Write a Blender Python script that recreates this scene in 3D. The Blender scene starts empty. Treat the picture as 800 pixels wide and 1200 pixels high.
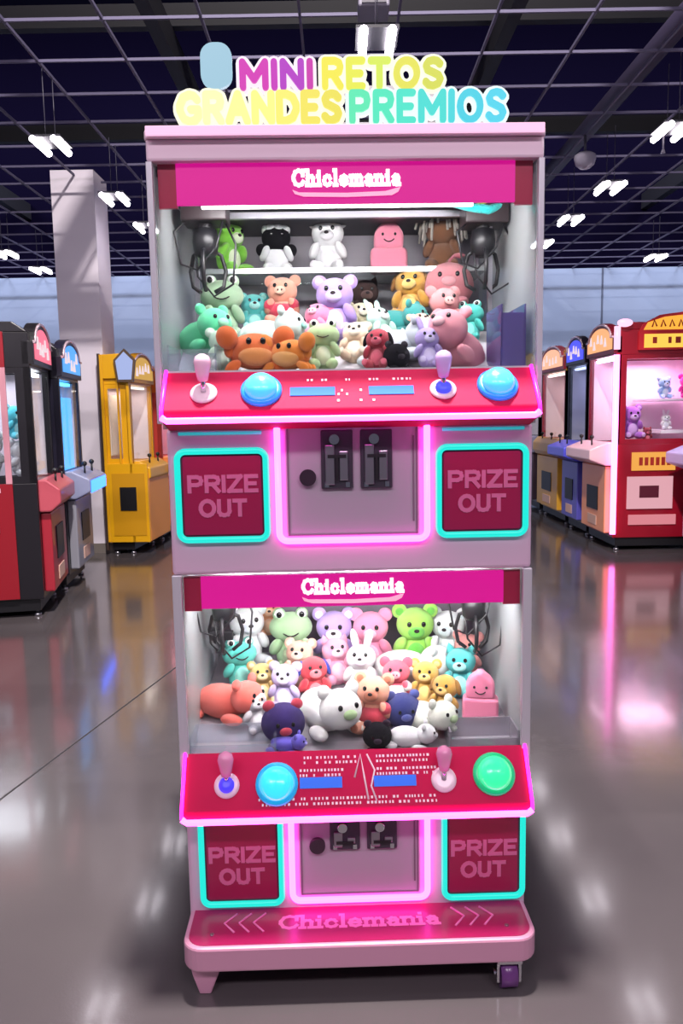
import bpy, bmesh, math, random
from mathutils import Vector, Matrix, Euler
PI = math.pi
random.seed(7)
SC = bpy.context.scene
COL = SC.collection

# ------------------------------------------------------------------ camera, world, exposure
cam_d = bpy.data.cameras.new('camera')
cam = bpy.data.objects.new('camera', cam_d); COL.objects.link(cam)
cam_d.sensor_fit = 'VERTICAL'; cam_d.sensor_height = 36.0
cam_d.lens = 930.0 / 1200.0 * 36.0
cam_d.clip_end = 100
cam.matrix_world = (Matrix.Translation((0, -1.9, 1.40))
                    @ Matrix.Rotation(math.radians(90 - 7.0), 4, 'X')
                    @ Matrix.Rotation(math.radians(-1.0), 4, 'Z'))
SC.camera = cam
W = bpy.data.worlds.new('world'); SC.world = W; W.use_nodes = True
bg = W.node_tree.nodes['Background']
bg.inputs[0].default_value = (.60, .58, .78, 1); bg.inputs[1].default_value = .16
SC.view_settings.view_transform = 'Standard'; SC.view_settings.look = 'None'
SC.view_settings.gamma = 1.0; SC.view_settings.use_curve_mapping = False
SC.view_settings.exposure = 0.0
LAMP_POWER = 26.0       # each twin-bar ceiling light
TUBE_GLOW = 22.0

def area(name, loc, size, power, color=(1, .95, 1), rot=(0, 0, 0)):
    l = bpy.data.lights.new(name, 'AREA'); l.shape = 'RECTANGLE'
    l.size, l.size_y = size; l.energy = power; l.color = color
    o = bpy.data.objects.new(name, l); COL.objects.link(o)
    o.location = loc; o.rotation_euler = rot
    return o
# the hall's ceiling lights that hang nearer than the ones in view
for lx in (-3.84, -2.0, .22, 2.38, 4.1):
    for ly in (-3.2, -2.0, -.8, .4, 1.6):
        if lx == .22 and ly < -1.5: continue
        area('hall_lamp', (lx, ly, 3.3), (.2, .38), 4.0)
for lx in (-3.0, -1.2, 1.2, 3.0):  # unseen fill added behind the camera to brighten the machine front
    area('front_fill_light', (lx, -4.6, 5.2), (1.0, .5), 75.0, (1, .88, .98), (math.radians(55), 0, 0))
# a high lamp straight over the machine, above the open grid
area('high_bay_lamp', (.02, .05, 7.4), (.3, .3), 1250.0, (1, .93, .88))

# unseen fill lights added above the grid to brighten the far wall
for lx in (-6.5, -3.2, 0., 3.2, 6.5):
    area('wall_fill_light', (lx, 9.2, 6.2), (1.6, .3), 150.0, (.86, .9, 1), (math.radians(62), 0, 0))

# ------------------------------------------------------------------ helpers
def lin(h):
    h = h.lstrip('#'); r = []
    for i in (0, 2, 4):
        v = int(h[i:i + 2], 16) / 255
        r.append(v / 12.92 if v <= .04045 else ((v + .055) / 1.055) ** 2.4)
    return tuple(r) + (1.0,)

MATS = {}
def mat(name, hexc, rough=.5, metal=0., emit=None, strength=0., bump=0., bscale=60., vary=0., sheen=0., coat=0., spec=.5):
    if name in MATS: return MATS[name]
    m = bpy.data.materials.new(name); m.use_nodes = True
    nt = m.node_tree; p = nt.nodes['Principled BSDF']
    colr = lin(hexc)
    p.inputs['Base Color'].default_value = colr
    p.inputs['Roughness'].default_value = rough
    p.inputs['Metallic'].default_value = metal
    p.inputs['Specular IOR Level'].default_value = spec
    if coat: p.inputs['Coat Weight'].default_value = coat; p.inputs['Coat Roughness'].default_value = .08
    if sheen: p.inputs['Sheen Weight'].default_value = sheen; p.inputs['Sheen Roughness'].default_value = .6
    if emit:
        p.inputs['Emission Color'].default_value = lin(emit)
        p.inputs['Emission Strength'].default_value = strength
    if bump or vary:
        tc = nt.nodes.new('ShaderNodeTexCoord'); nz = nt.nodes.new('ShaderNodeTexNoise')
        nz.inputs['Scale'].default_value = bscale; nz.inputs['Detail'].default_value = 4
        nt.links.new(tc.outputs['Object'], nz.inputs['Vector'])
        if vary:
            mx = nt.nodes.new('ShaderNodeMix'); mx.data_type = 'RGBA'
            mx.inputs[6].default_value = tuple(c * (1 - vary) for c in colr[:3]) + (1,)
            mx.inputs[7].default_value = tuple(min(1, c * (1 + vary)) for c in colr[:3]) + (1,)
            nt.links.new(nz.outputs['Fac'], mx.inputs[0]); nt.links.new(mx.outputs[2], p.inputs['Base Color'])
        if bump:
            b = nt.nodes.new('ShaderNodeBump'); b.inputs['Strength'].default_value = bump; b.inputs['Distance'].default_value = .01
            nt.links.new(nz.outputs['Fac'], b.inputs['Height']); nt.links.new(b.outputs['Normal'], p.inputs['Normal'])
    MATS[name] = m
    return m

def glow(hexc, s):
    return mat('glow_%s_%.2f' % (hexc.strip('#'), s), '#101010', .4, emit=hexc, strength=s)

def glass(name, tint=(1, 1, 1), gloss=.06, diffuse=0., dcol=(.6, .62, .63)):
    if name in MATS: return MATS[name]
    m = bpy.data.materials.new(name); m.use_nodes = True; nt = m.node_tree
    nt.nodes.remove(nt.nodes['Principled BSDF']); out = nt.nodes['Material Output']
    tr = nt.nodes.new('ShaderNodeBsdfTransparent'); tr.inputs[0].default_value = tint + (1,)
    gl = nt.nodes.new('ShaderNodeBsdfGlossy'); gl.inputs['Roughness'].default_value = .03
    fr = nt.nodes.new('ShaderNodeLayerWeight'); fr.inputs[0].default_value = .5
    pw = nt.nodes.new('ShaderNodeMath'); pw.operation = 'POWER'; pw.inputs[1].default_value = 5.0
    nt.links.new(fr.outputs['Facing'], pw.inputs[0])
    ad = nt.nodes.new('ShaderNodeMath'); ad.operation = 'MULTIPLY_ADD'; ad.inputs[1].default_value = .5; ad.inputs[2].default_value = gloss * .5; ad.use_clamp = True
    nt.links.new(pw.outputs[0], ad.inputs[0])
    mx = nt.nodes.new('ShaderNodeMixShader'); nt.links.new(ad.outputs[0], mx.inputs[0])
    base = tr.outputs[0]
    if diffuse:
        df = nt.nodes.new('ShaderNodeBsdfDiffuse'); df.inputs[0].default_value = dcol + (1,)
        m2 = nt.nodes.new('ShaderNodeMixShader'); m2.inputs[0].default_value = diffuse
        nt.links.new(tr.outputs[0], m2.inputs[1]); nt.links.new(df.outputs[0], m2.inputs[2]); base = m2.outputs[0]
    nt.links.new(base, mx.inputs[1]); nt.links.new(gl.outputs[0], mx.inputs[2])
    nt.links.new(mx.outputs[0], out.inputs[0])
    MATS[name] = m
    return m

class MB:
    """collects shapes into one mesh"""
    def __init__(s): s.bm = bmesh.new(); s.mi = 0
    def _done(s, verts):
        vs = set(verts)
        for v in verts:
            for f in v.link_faces: f.material_index = s.mi
        return s
    def box(s, x0, x1, y0, y1, z0, z1, bev=0., rot=None):
        r = bmesh.ops.create_cube(s.bm, size=1); vs = r['verts']
        for v in vs:
            v.co = Vector(((x0 + x1) / 2 + v.co.x * (x1 - x0), (y0 + y1) / 2 + v.co.y * (y1 - y0), (z0 + z1) / 2 + v.co.z * (z1 - z0)))
        if rot:
            c = Vector(((x0 + x1) / 2, (y0 + y1) / 2, (z0 + z1) / 2))
            bmesh.ops.rotate(s.bm, cent=c, matrix=rot, verts=vs)
        if bev:
            es = list({e for v in vs for e in v.link_edges})
            r = bmesh.ops.bevel(s.bm, geom=es, offset=bev, segments=2, affect='EDGES', profile=.5)
            vs = list({v for f in r['faces'] for v in f.verts} | {v for v in vs if v.is_valid})
        return s._done(vs)
    def ell(s, c, r, rot=None, sub=3):
        M = Matrix.Translation(c)
        if rot is not None: M = M @ rot.to_matrix().to_4x4() if isinstance(rot, Euler) else M @ rot
        M = M @ Matrix.Diagonal((*r, 1))
        q = bmesh.ops.create_icosphere(s.bm, subdivisions=sub, radius=1, matrix=M)
        for v in q['verts']:
            for f in v.link_faces: f.smooth = True
        return s._done(q['verts'])
    def prism(s, pts, axis, a, b, M=None):
        """polygon pts (u,v) extruded from a to b along axis"""
        def P(u, v, w):
            p = {'x': (w, u, v), 'y': (u, w, v), 'z': (u, v, w)}[axis]
            p = Vector(p); return M @ p if M else p
        A = [s.bm.verts.new(P(u, v, a)) for u, v in pts]; B = [s.bm.verts.new(P(u, v, b)) for u, v in pts]
        n = len(pts); fs = [s.bm.faces.new(A), s.bm.faces.new(B[::-1])]
        for i in range(n): fs.append(s.bm.faces.new((A[i], B[i], B[(i + 1) % n], A[(i + 1) % n])))
        for f in fs: f.material_index = s.mi
        bmesh.ops.recalc_face_normals(s.bm, faces=fs)
        return s
    def tube(s, pts, r, n=10, closed=False, cap=True, rr=None):
        pts = [Vector(p) for p in pts]; N = len(pts); rings = []
        prev = None
        for i, p in enumerate(pts):
            if closed: t = (pts[(i + 1) % N] - pts[i - 1]).normalized()
            else: t = (pts[min(i + 1, N - 1)] - pts[max(i - 1, 0)]).normalized()
            if prev is None:
                a = Vector((0, 0, 1)) if abs(t.z) < .9 else Vector((0, 1, 0))
                u = t.cross(a).normalized()
            else:
                u = (prev - t * prev.dot(t)).normalized()
            prev = u; w = t.cross(u)
            R = rr[i] if rr else r
            rings.append([s.bm.verts.new(p + (u * math.cos(2 * PI * k / n) + w * math.sin(2 * PI * k / n)) * R) for k in range(n)])
        M = N if closed else N - 1
        for i in range(M):
            A, B = rings[i], rings[(i + 1) % N]
            for k in range(n):
                try:
                    f = s.bm.faces.new((A[k], A[(k + 1) % n], B[(k + 1) % n], B[k])); f.smooth = True; f.material_index = s.mi
                except ValueError: pass
        if cap and not closed:
            for q in (rings[0][::-1], rings[-1]):
                f = s.bm.faces.new(q); f.material_index = s.mi
        return s
    def cyl(s, p, q, r, r2=None, n=20):
        return s.tube([p, q], r, n, rr=[r, r if r2 is None else r2])
    def lathe(s, prof, c=(0, 0, 0), n=28, M=None):
        rings = []
        for r, z in prof:
            ring = []
            for k in range(n):
                p = Vector((max(r, 1e-4) * math.cos(2 * PI * k / n), max(r, 1e-4) * math.sin(2 * PI * k / n), z))
                p = M @ p if M else p + Vector(c)
                ring.append(s.bm.verts.new(p))
            rings.append(ring)
        for A, B in zip(rings, rings[1:]):
            for k in range(n):
                f = s.bm.faces.new((A[k], A[(k + 1) % n], B[(k + 1) % n], B[k])); f.smooth = True; f.material_index = s.mi
        for q in (rings[0][::-1], rings[-1]):
            f = s.bm.faces.new(q); f.material_index = s.mi
        return s
    def mesh(s, name):
        me = bpy.data.meshes.new(name); s.bm.normal_update(); s.bm.to_mesh(me); s.bm.free(); return me
    def build(s, name, mats, parent=None, loc=(0, 0, 0), bevel=0., kind=None):
        me = s.mesh(name)
        for m in (mats if isinstance(mats, (list, tuple)) else [mats]): me.materials.append(m)
        o = bpy.data.objects.new(name, me); COL.objects.link(o); o.location = loc
        if parent: o.parent = parent
        if bevel:
            b = o.modifiers.new('bevel', 'BEVEL'); b.width = bevel; b.segments = 2; b.limit_method = 'ANGLE'; b.angle_limit = math.radians(40)
        if kind: o['kind'] = kind
        return o

def tag(o, label, cat, group=None):
    o['label'] = label; o['category'] = cat
    if group: o['group'] = group
    return o
def empty(name, loc=(0, 0, 0), rz=0., parent=None):
    o = bpy.data.objects.new(name, None); COL.objects.link(o); o.location = loc; o.rotation_euler.z = rz
    o.empty_display_size = .1
    if parent: o.parent = parent
    return o
def rrect(cx, cz, hx, hz, r, n=6):
    pts = []
    for (sx, sz, a0) in ((1, 1, 0), (-1, 1, 90), (-1, -1, 180), (1, -1, 270)):
        for k in range(n + 1):
            a = math.radians(a0 + 90 * k / n)
            pts.append((cx + sx * (hx - r) + r * math.cos(a), cz + sz * (hz - r) + r * math.sin(a)))
    return pts

# stroke lettering: polylines in a box one unit high
GL = {
 'M': (.86, [[(0, 0), (0, 1), (.43, .3), (.86, 1), (.86, 0)]]),
 'I': (.0, [[(0, 0), (0, 1)]]),
 'N': (.68, [[(0, 0), (0, 1), (.68, 0), (.68, 1)]]),
 'R': (.6, [[(0, 0), (0, 1), (.38, 1), (.55, .92), (.6, .75), (.55, .57), (.38, .48), (0, .48)], [(.3, .48), (.6, 0)]]),
 'E': (.52, [[(.52, 0), (0, 0), (0, 1), (.52, 1)], [(0, .5), (.44, .5)]]),
 'T': (.66, [[(0, 1), (.66, 1)], [(.33, 1), (.33, 0)]]),
 'O': (.8, [[(.4 + .4 * math.cos(a * PI / 9), .5 + .5 * math.sin(a * PI / 9)) for a in range(19)]]),
 'S': (.6, [[(.57, .85), (.45, .97), (.3, 1), (.12, .95), (.02, .8), (.08, .62), (.3, .52), (.5, .42), (.58, .25), (.5, .08), (.3, 0), (.12, .03), (0, .16)]]),
 'G': (.76, [[(.72, .82), (.58, .96), (.4, 1), (.15, .9), (0, .6), (0, .4), (.15, .1), (.4, 0), (.62, .05), (.76, .2), (.76, .45), (.45, .45)]]),
 'A': (.76, [[(0, 0), (.38, 1), (.76, 0)], [(.16, .36), (.6, .36)]]),
 'D': (.7, [[(0, 0), (0, 1), (.3, 1), (.56, .88), (.7, .6), (.7, .4), (.56, .12), (.3, 0), (0, 0)]]),
 'P': (.6, [[(0, 0), (0, 1), (.38, 1), (.55, .92), (.6, .73), (.55, .54), (.38, .45), (0, .45)]]),
 'Z': (.6, [[(0, 1), (.6, 1), (0, 0), (.6, 0)]]),
 'U': (.62, [[(0, 1), (0, .25), (.1, .05), (.31, 0), (.52, .05), (.62, .25), (.62, 1)]]),
 'C': (.72, [[(.7, .72), (.6, .93), (.38, 1), (.14, .9), (0, .6), (0, .4), (.14, .1), (.38, 0), (.6, .07), (.72, .24)], [(.7, .66), (.7, 1)]]),
 'h': (.5, [[(.05, 0), (.05, 1)], [(.05, .45), (.2, .6), (.36, .6), (.45, .48), (.45, 0)], [(-.05, 1), (.05, 1)], [(-.05, 0), (.15, 0)], [(.35, 0), (.55, 0)]]),
 'i': (.2, [[(.1, 0), (.1, .6)], [(.1, .88), (.1, .92)], [(0, .6), (.1, .6)], [(0, 0), (.2, 0)]]),
 'c': (.46, [[(.44, .45), (.36, .58), (.22, .61), (.07, .52), (0, .3), (.07, .08), (.22, 0), (.38, .05), (.46, .16)]]),
 'l': (.2, [[(.1, 0), (.1, 1)], [(0, 1), (.1, 1)], [(0, 0), (.2, 0)]]),
 'e': (.48, [[(.03, .31), (.46, .31), (.42, .5), (.25, .61), (.07, .52), (0, .3), (.07, .08), (.25, 0), (.44, .1)]]),
 'm': (.84, [[(.05, 0), (.05, .6)], [(.05, .45), (.18, .6), (.32, .6), (.41, .48), (.41, 0)], [(.41, .45), (.54, .6), (.68, .6), (.77, .48), (.77, 0)], [(-.04, .6), (.05, .6)], [(-.04, 0), (.14, 0)], [(.33, 0), (.5, 0)], [(.69, 0), (.86, 0)]]),
 'n': (.5, [[(.05, 0), (.05, .6)], [(.05, .45), (.2, .6), (.36, .6), (.45, .48), (.45, 0)], [(-.05, .6), (.05, .6)], [(-.05, 0), (.15, 0)], [(.35, 0), (.55, 0)]]),
 'a': (.46, [[(.04, .5), (.18, .61), (.32, .58), (.4, .45), (.4, 0)], [(.4, .36), (.15, .35), (.02, .2), (.1, .03), (.24, 0), (.4, .14)], [(.4, 0), (.5, 0)]]),
}
def strokes(mb, text, x0, x1, z0, z1, rad, ya, yb, gap=.24, M=None, square=False, each=None):
    """flat raised lettering in the x-z plane, fitted to x0..x1, from depth ya to yb"""
    tot = sum(GL[c][0] for c in text) + gap * (len(text) - 1); h = z1 - z0 - 2 * rad
    sx = (x1 - x0 - 2 * rad) / tot; x = x0 + rad; eps = 0
    for ch in text:
        w, lines = GL[ch]
        m = MB() if each else mb
        for ln in lines:
            P = [(x + u * sx, z0 + rad + v * h) for u, v in ln]
            for (a, b) in zip(P, P[1:]):
                d = Vector((b[0] - a[0], b[1] - a[1])); L = d.length or 1e-6; d /= L; n = Vector((-d.y, d.x))
                ang = math.atan2(d.y, d.x); pts = []
                k = 2 if square else 7
                if square:
                    q = rad * .9
                    a2 = (a[0] - d.x * q, a[1] - d.y * q); b2 = (b[0] + d.x * q, b[1] + d.y * q)
                    pts = [(b2[0] - n.x * rad, b2[1] - n.y * rad), (b2[0] + n.x * rad, b2[1] + n.y * rad), (a2[0] + n.x * rad, a2[1] + n.y * rad), (a2[0] - n.x * rad, a2[1] - n.y * rad)]
                else:
                    for i in range(k): t = ang - PI / 2 + PI * i / (k - 1); pts.append((b[0] + rad * math.cos(t), b[1] + rad * math.sin(t)))
                    for i in range(k): t = ang + PI / 2 + PI * i / (k - 1); pts.append((a[0] + rad * math.cos(t), a[1] + rad * math.sin(t)))
                m.prism(pts, 'y', ya - eps, yb, M); eps += 1e-5
        if each: each(ch, m)
        x += (w + gap) * sx

# ------------------------------------------------------------------ the hall
def floor_mat():
    m = bpy.data.materials.new('polished_concrete'); m.use_nodes = True; nt = m.node_tree; p = nt.nodes['Principled BSDF']
    tc = nt.nodes.new('ShaderNodeTexCoord')
    n1 = nt.nodes.new('ShaderNodeTexNoise'); n1.inputs['Scale'].default_value = .8; n1.inputs['Detail'].default_value = 6
    n2 = nt.nodes.new('ShaderNodeTexNoise'); n2.inputs['Scale'].default_value = 140; n2.inputs['Detail'].default_value = 3
    n3 = nt.nodes.new('ShaderNodeTexNoise'); n3.inputs['Scale'].default_value = 14; n3.inputs['Detail'].default_value = 2
    for n in (n1, n2, n3): nt.links.new(tc.outputs['Object'], n.inputs['Vector'])
    cr = nt.nodes.new('ShaderNodeValToRGB')
    cr.color_ramp.elements[0].position = .3; cr.color_ramp.elements[0].color = lin('#494347')
    cr.color_ramp.elements[1].position = .7; cr.color_ramp.elements[1].color = lin('#565052')
    nt.links.new(n1.outputs['Fac'], cr.inputs[0]); nt.links.new(cr.outputs[0], p.inputs['Base Color'])
    mr = nt.nodes.new('ShaderNodeMapRange'); mr.inputs[3].default_value = .09; mr.inputs[4].default_value = .18
    nt.links.new(n3.outputs['Fac'], mr.inputs[0]); nt.links.new(mr.outputs[0], p.inputs['Roughness'])
    b = nt.nodes.new('ShaderNodeBump'); b.inputs['Strength'].default_value = .05; b.inputs['Distance'].default_value = .004
    nt.links.new(n2.outputs['Fac'], b.inputs['Height']); nt.links.new(b.outputs['Normal'], p.inputs['Normal'])
    p.inputs['IOR'].default_value = 1.5
    p.inputs['Coat Weight'].default_value = .4; p.inputs['Coat Roughness'].default_value = .085
    return m
X0, X1, Y0, Y1, HC = -9., 9., -5., 12., 3.8
MB().box(X0, X1, Y0, Y1 + .2, -.12, 0).build('floor', floor_mat(), kind='structure')
MB().box(X0, X1, Y0, Y1 + .2, 8.0, 8.1).build('ceiling', mat('black_deck', '#0b0a18', 1., spec=0.), kind='structure')
MB().box(X0, X1, Y1, Y1 + .2, 0, HC).build('wall_back', mat('wall_blue', '#9aa6c4', .85, vary=.05, bscale=.6), kind='structure')
MB().box(X0, X1, Y1 + .02, Y1 + .2, HC, 8.0).build('wall_upper', mat('black_wall', '#0a0719', 1., spec=0.), kind='structure')
MB().box(X0 - .2, X0, Y0, Y1 + .2, 0, 8.0).build('wall_left', mat('wall_side', '#8a8fa8', .85), kind='structure')
MB().box(X1, X1 + .2, Y0, Y1 + .2, 0, 8.0).build('wall_right', mat('wall_side', '#8a8fa8', .85), kind='structure')
g = MB()
for i in range(int((X1 - X0) / .6)):
    x = X0 + .3 + i * .6 + .1; g.box(x - .008, x + .008, .2, Y1, HC, HC + .02)
y = .45
while y < Y1: g.box(X0, X1, y - .008, y + .008, HC + .001, HC + .019); y += .56
g.build('ceiling_1', mat('grid_grey', '#524d68', .7), kind='structure')
g = MB()
for x in (-5.2, -1.55, 1.55, 5.2): g.box(x - .06, x + .06, 0, Y1, 4.75, 5.0)
for y in (3, 6, 9): g.box(X0, X1, y - .05, y + .05, 5.0, 5.2)
g.build('trim_1', mat('roof_steel', '#12101c', .7), kind='structure')
g = MB(); g.tube([(2.67, 0, 4.35), (2.67, Y1, 4.35)], .09, 14)
g.build('trim_2', mat('duct_purple', '#3a334c', .6), kind='structure')
# joint in the floor slab, left of the machine
g = MB(); a = Vector((-1.30, .85)); b = Vector((-1.02, 2.12)); d = (b - a).normalized(); n = Vector((-d.y, d.x)) * .004
a -= d * 1.5; b += d * 1.2
g.prism([tuple(a - n), tuple(b - n), tuple(b + n), tuple(a + n)], 'z', 0, .0012)
g.build('trim_3', mat('joint_dark', '#2c2a2e', .6), kind='structure')
g = MB(); g.box(-2.84, -2.41, 6.35, 6.80, .1, HC + .06).build('trim_4', mat('column_white', '#d9d0dc', .7), kind='structure')
g = MB(); g.box(-2.86, -2.39, 6.33, 6.82, 0, .1).build('baseboard_column', mat('column_base', '#6d6560', .7), kind='structure')
g = MB(); g.box(4.50, 4.53, Y1 - .012, Y1, 0, HC); g.box(-1.2, -1.17, Y1 - .012, Y1, 0, HC); g.box(6.0, 6.08, Y1 - .05, Y1, 0, HC - .25)
g.build('trim_5', mat('seam_grey', '#5a6078', .7), kind='structure')

# ceiling lights: twin bars hung under the grid
M_tube = glow('#fff6ff', TUBE_GLOW); M_fix = mat('fixture_black', '#14131c', .5); M_wire = mat('wire_grey', '#3a3846', .5)
def ceiling_light(x, y, label, z=3.3, group=None):
    r = empty('ceiling_light', (x, y, z))
    tag(r, label, 'ceiling light', group)
    MB().box(-.11, .11, -.13, .13, .035, .05).build('light_housing', M_fix, r)
    for s in (-1, 1):
        t = MB(); t.tube([(s * .072, -.16, .012), (s * .072, .16, .012)], .022, 12)
        t.build('light_bar', M_tube, r)
    for wy in (-.1, .1):
        w = MB(); w.tube([(0, wy, .045), (0, wy, HC - z)], .003, 6); w.build('suspension_wire', M_wire, r)
    return r
ceiling_light(.225, 2.5, 'twin upright white light bars on the dark ceiling above the word RETOS of the sign')
for i, (x, y, lb) in enumerate([
    (-2.0, 3.97, 'largest twin ceiling light at left, just above and left of the white column'),
    (-1.945, 5.37, 'twin ceiling light right beside the white column top, second nearest of the left row'),
    (-1.93, 6.45, 'twin ceiling light low between white column and claw machine, third of the left row'),
    (-3.85, 7.63, 'twin ceiling light at the left edge of the photo, over the red left machine'),
    (-3.83, 8.67, 'small twin ceiling light against the wall top, just left of the white column'),
    (2.35, 3.9, 'biggest ceiling light at the right edge of the photo, cut off by the frame'),
    (2.385, 5.29, 'twin ceiling light below the white dome, second nearest of the right row'),
    (2.375, 6.45, 'twin ceiling light third nearest of the right row'),
    (2.37, 7.57, 'small twin ceiling light farthest in the right row, next to the claw machine'),
    (4.06, 8.53, 'small twin ceiling light far right above the blue wall and the big red machine')]):
    ceiling_light(x, y, lb)
# white dome and grey projector box on the ceiling
r = empty('ceiling_dome', (2.2, 5.42, 3.6)); tag(r, 'white round dome hanging from the dark ceiling at right', 'dome')
MB().lathe([(.0, -.09), (.045, -.08), (.08, -.05), (.095, 0), (.09, .03), (.06, .05)]).build('dome_shell', mat('dome_white', '#9a94a6', .5), r)
g = MB(); g.cyl((0, 0, .05), (0, 0, .2), .012); g.build('dome_stem', M_wire, r)
r = empty('ceiling_box', (.235, 3.02, HC)); tag(r, 'small grey box mounted on the ceiling grid at top edge of photo', 'box')
MB().box(-.09, .09, -.1, .1, -.1, 0, .01).build('box_shell', mat('dome_grey', '#6c6878', .5), r)
MB().box(-.07, .07, -.108, -.1, -.085, -.02).build('front_grille', mat('grille', '#3a3744', .5), r)
# sprinkler hanging right of the dome
r = empty('sprinkler', (2.8, 5.2, HC)); tag(r, 'thin pale sprinkler pendant hanging from grid right of the white dome', 'sprinkler')
g = MB(); g.cyl((0, 0, -.2), (0, 0, 0), .008); g.build('drop_pipe', mat('pipe_pale', '#9a94a6', .4), r)
g = MB(); g.cyl((0, 0, -.23), (0, 0, -.2), .02, .01); g.build('sprinkler_head', mat('pipe_pale', '#9a94a6', .4), r)

# ------------------------------------------------------------------ the claw machine
MX = .025
CM = empty('claw_machine', (MX, 0, 0), math.radians(1.3))
CMX = Matrix.Translation((MX, 0, 0)) @ Matrix.Rotation(math.radians(1.3), 4, 'Z') @ Matrix.Translation((-MX, 0, 0))
tag(CM, 'tall pink double-decker claw machine with neon trim and lit sign in the centre', 'claw machine')
M_cab = mat('cabinet_mauve', '#cba9c0', .38, coat=.3)
M_head = mat('header_pink', '#d8bccb', .35, coat=.3)
M_pinkled = glow('#ff48d0', 9.0)
M_hotled = glow('#ff20c8', 5.0)
M_cyan = glow('#12e0d2', 1.15)
M_glass = glass('front_glass', (.97, .99, .98), .05)
M_side = glass('side_glass', (.8, .84, .84), .16, .45)
M_post = mat('post_silver', '#cdc8d0', .35, .35)
M_chrome = mat('chrome', '#d6d6dc', .16, 1.)
M_steel = mat('brushed_steel', '#a8a6ae', .35, 1.)
M_black = mat('black_plastic', '#121116', .45)
M_dark = mat('dark_grey', '#2c2a30', .5)
M_back = mat('back_panel', '#8d8690', .4, .1)
M_banner = mat('banner_magenta', '#80004c', .5, emit='#e6009a', strength=.78)
M_crim = mat('crimson', '#a3103f', .4, coat=.3)
M_panel = mat('panel_red', '#c00c48', .65, spec=.2)
M_door = mat('door_red', '#941244', .35, coat=.3)
M_white = mat('letter_white', '#fff0f6', .5, emit='#fff0f8', strength=.95)
M_print = mat('print_white', '#f0d6e4', .5)
M_dust = mat('print_pink', '#c8648f', .5)
D = .70                                            # cabinet depth

# bodies
g = MB(); g.box(-.437, .437, 0, D, 1.02, 1.372); g.build('middle_cabinet', M_cab, CM, bevel=.008)
g = MB(); g.box(-.430, .430, 0, D, .10, .43); g.build('lower_cabinet', M_cab, CM, bevel=.008)
g = MB(); g.box(-.455, .455, -.004, D + .01, 1.978, 2.026); g.build('header', M_head, CM, bevel=.006)
g = MB(); g.prism(rrect(0, .35, .459, .37, .03), 'z', 2.026, 2.046); g.build('roof_cap', mat('cap_pink', '#f0cfe0', .35), CM, bevel=.003)
g = MB(); g.box(-.45, .45, -.026, -.019, 2.027, 2.048, .002); g.build('roof_light_strip', glow('#ffc4e8', 1.1), CM)
g = MB(); g.box(-.437, .437, D - .03, D, 1.372, 1.978); g.build('upper_back_panel', M_back, CM)
g = MB(); g.box(-.428, .428, D - .03, D, .43, 1.02); g.build('lower_back_panel', mat('back_mirror', '#8b8490', .25, .4), CM)
# toy pits (stepped beds under the toys)
M_bed = mat('pit_white', '#c9c6cc', .5)
g = MB(); g.prism([(.01, 1.372), (.01, 1.508), (.16, 1.51), (.30, 1.588), (.46, 1.632), (D - .03, 1.66), (D - .03, 1.372)], 'x', -.435, .435); g.build('upper_pit_bed', M_bed, CM)
g = MB(); g.prism([(.01, .43), (.01, .545), (.10, .547), (.20, .572), (.42, .608), (D - .03, .62), (D - .03, .43)], 'x', -.425, .425); g.build('lower_pit_bed', mat('pit_grey', '#a9a4ac', .3, .3), CM)
# ceilings of both compartments
g = MB(); g.box(-.44, .44, .035, D - .03, 1.955, 1.978); g.build('upper_inner_ceiling', M_dark, CM)
# glass
g = MB(); g.box(-.446, .446, 0, .006, 1.508, 1.978); g.build('upper_front_glass', M_glass, CM)
g = MB(); g.box(-.424, .424, 0, .006, .56, 1.02); g.build('lower_front_glass', M_glass, CM)
for s in (-1, 1):
    g = MB(); x = s * .446; g.box(min(x, x - s * .006), max(x, x - s * .006), .012, D, 1.372, 1.978); g.build('upper_side_glass', M_side, CM)
    g = MB(); x = s * .424; g.box(min(x, x - s * .006), max(x, x - s * .006), .012, D, .43, 1.02); g.build('lower_side_glass', M_side, CM)
    for (ya, yb) in ((-.006, .012), (D - .012, D + .006)):
        g = MB(); x = s * .449; g.box(x - .007, x + .007, ya, yb, 1.385, 1.978, .002); g.build('upper_corner_post', M_post, CM)
        g = MB(); x = s * .427; g.box(x - .011, x + .011, ya, yb, .455, 1.02, .002); g.build('lower_corner_post', M_post, CM)
    # bright inner mullion seen through the glass
    g = MB(); x = s * .395; g.box(x - .006, x + .006, .30, .315, 1.60, 1.95); g.build('inner_mullion', M_steel, CM)
# banners with the slab lettering
def banner(zb, zt, hw, name):
    b = MB(); b.box(-hw, hw, .014, .024, zb, zt); bo = b.build(name, M_banner, CM)
    for s in (-1, 1):
        e = MB(); x0, x1 = sorted((s * hw, s * (hw + .042))); e.box(x0, x1, .018, .028, zb - .006, zt); e.build('banner_end', M_crim, bo)
    t = MB(); w = .126
    strokes(t, 'Chiclemania', -w, w, (zb + zt) / 2 - .010, (zb + zt) / 2 + .031, .0043, .0115, .0145, .3, square=True)
    t.build('lettering', M_white, bo)
    u = MB(); pts = [(-.125, 0), (-.11, -.006), (0, -.008), (.09, -.005), (.125, .004), (.12, -.006), (.105, -.014), (0, -.017), (-.1, -.015), (-.12, -.009)]
    u.prism([(x, (zb + zt) / 2 - .016 + v) for x, v in pts], 'y', .0105, .0145); u.build('underline', mat('underline_pink', '#ffb8d2', .5, emit='#ff9fc8', strength=.5), bo)
banner(1.886, 1.979, .392, 'upper_banner')
banner(.932, 1.012, .372, 'lower_banner')
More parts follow.
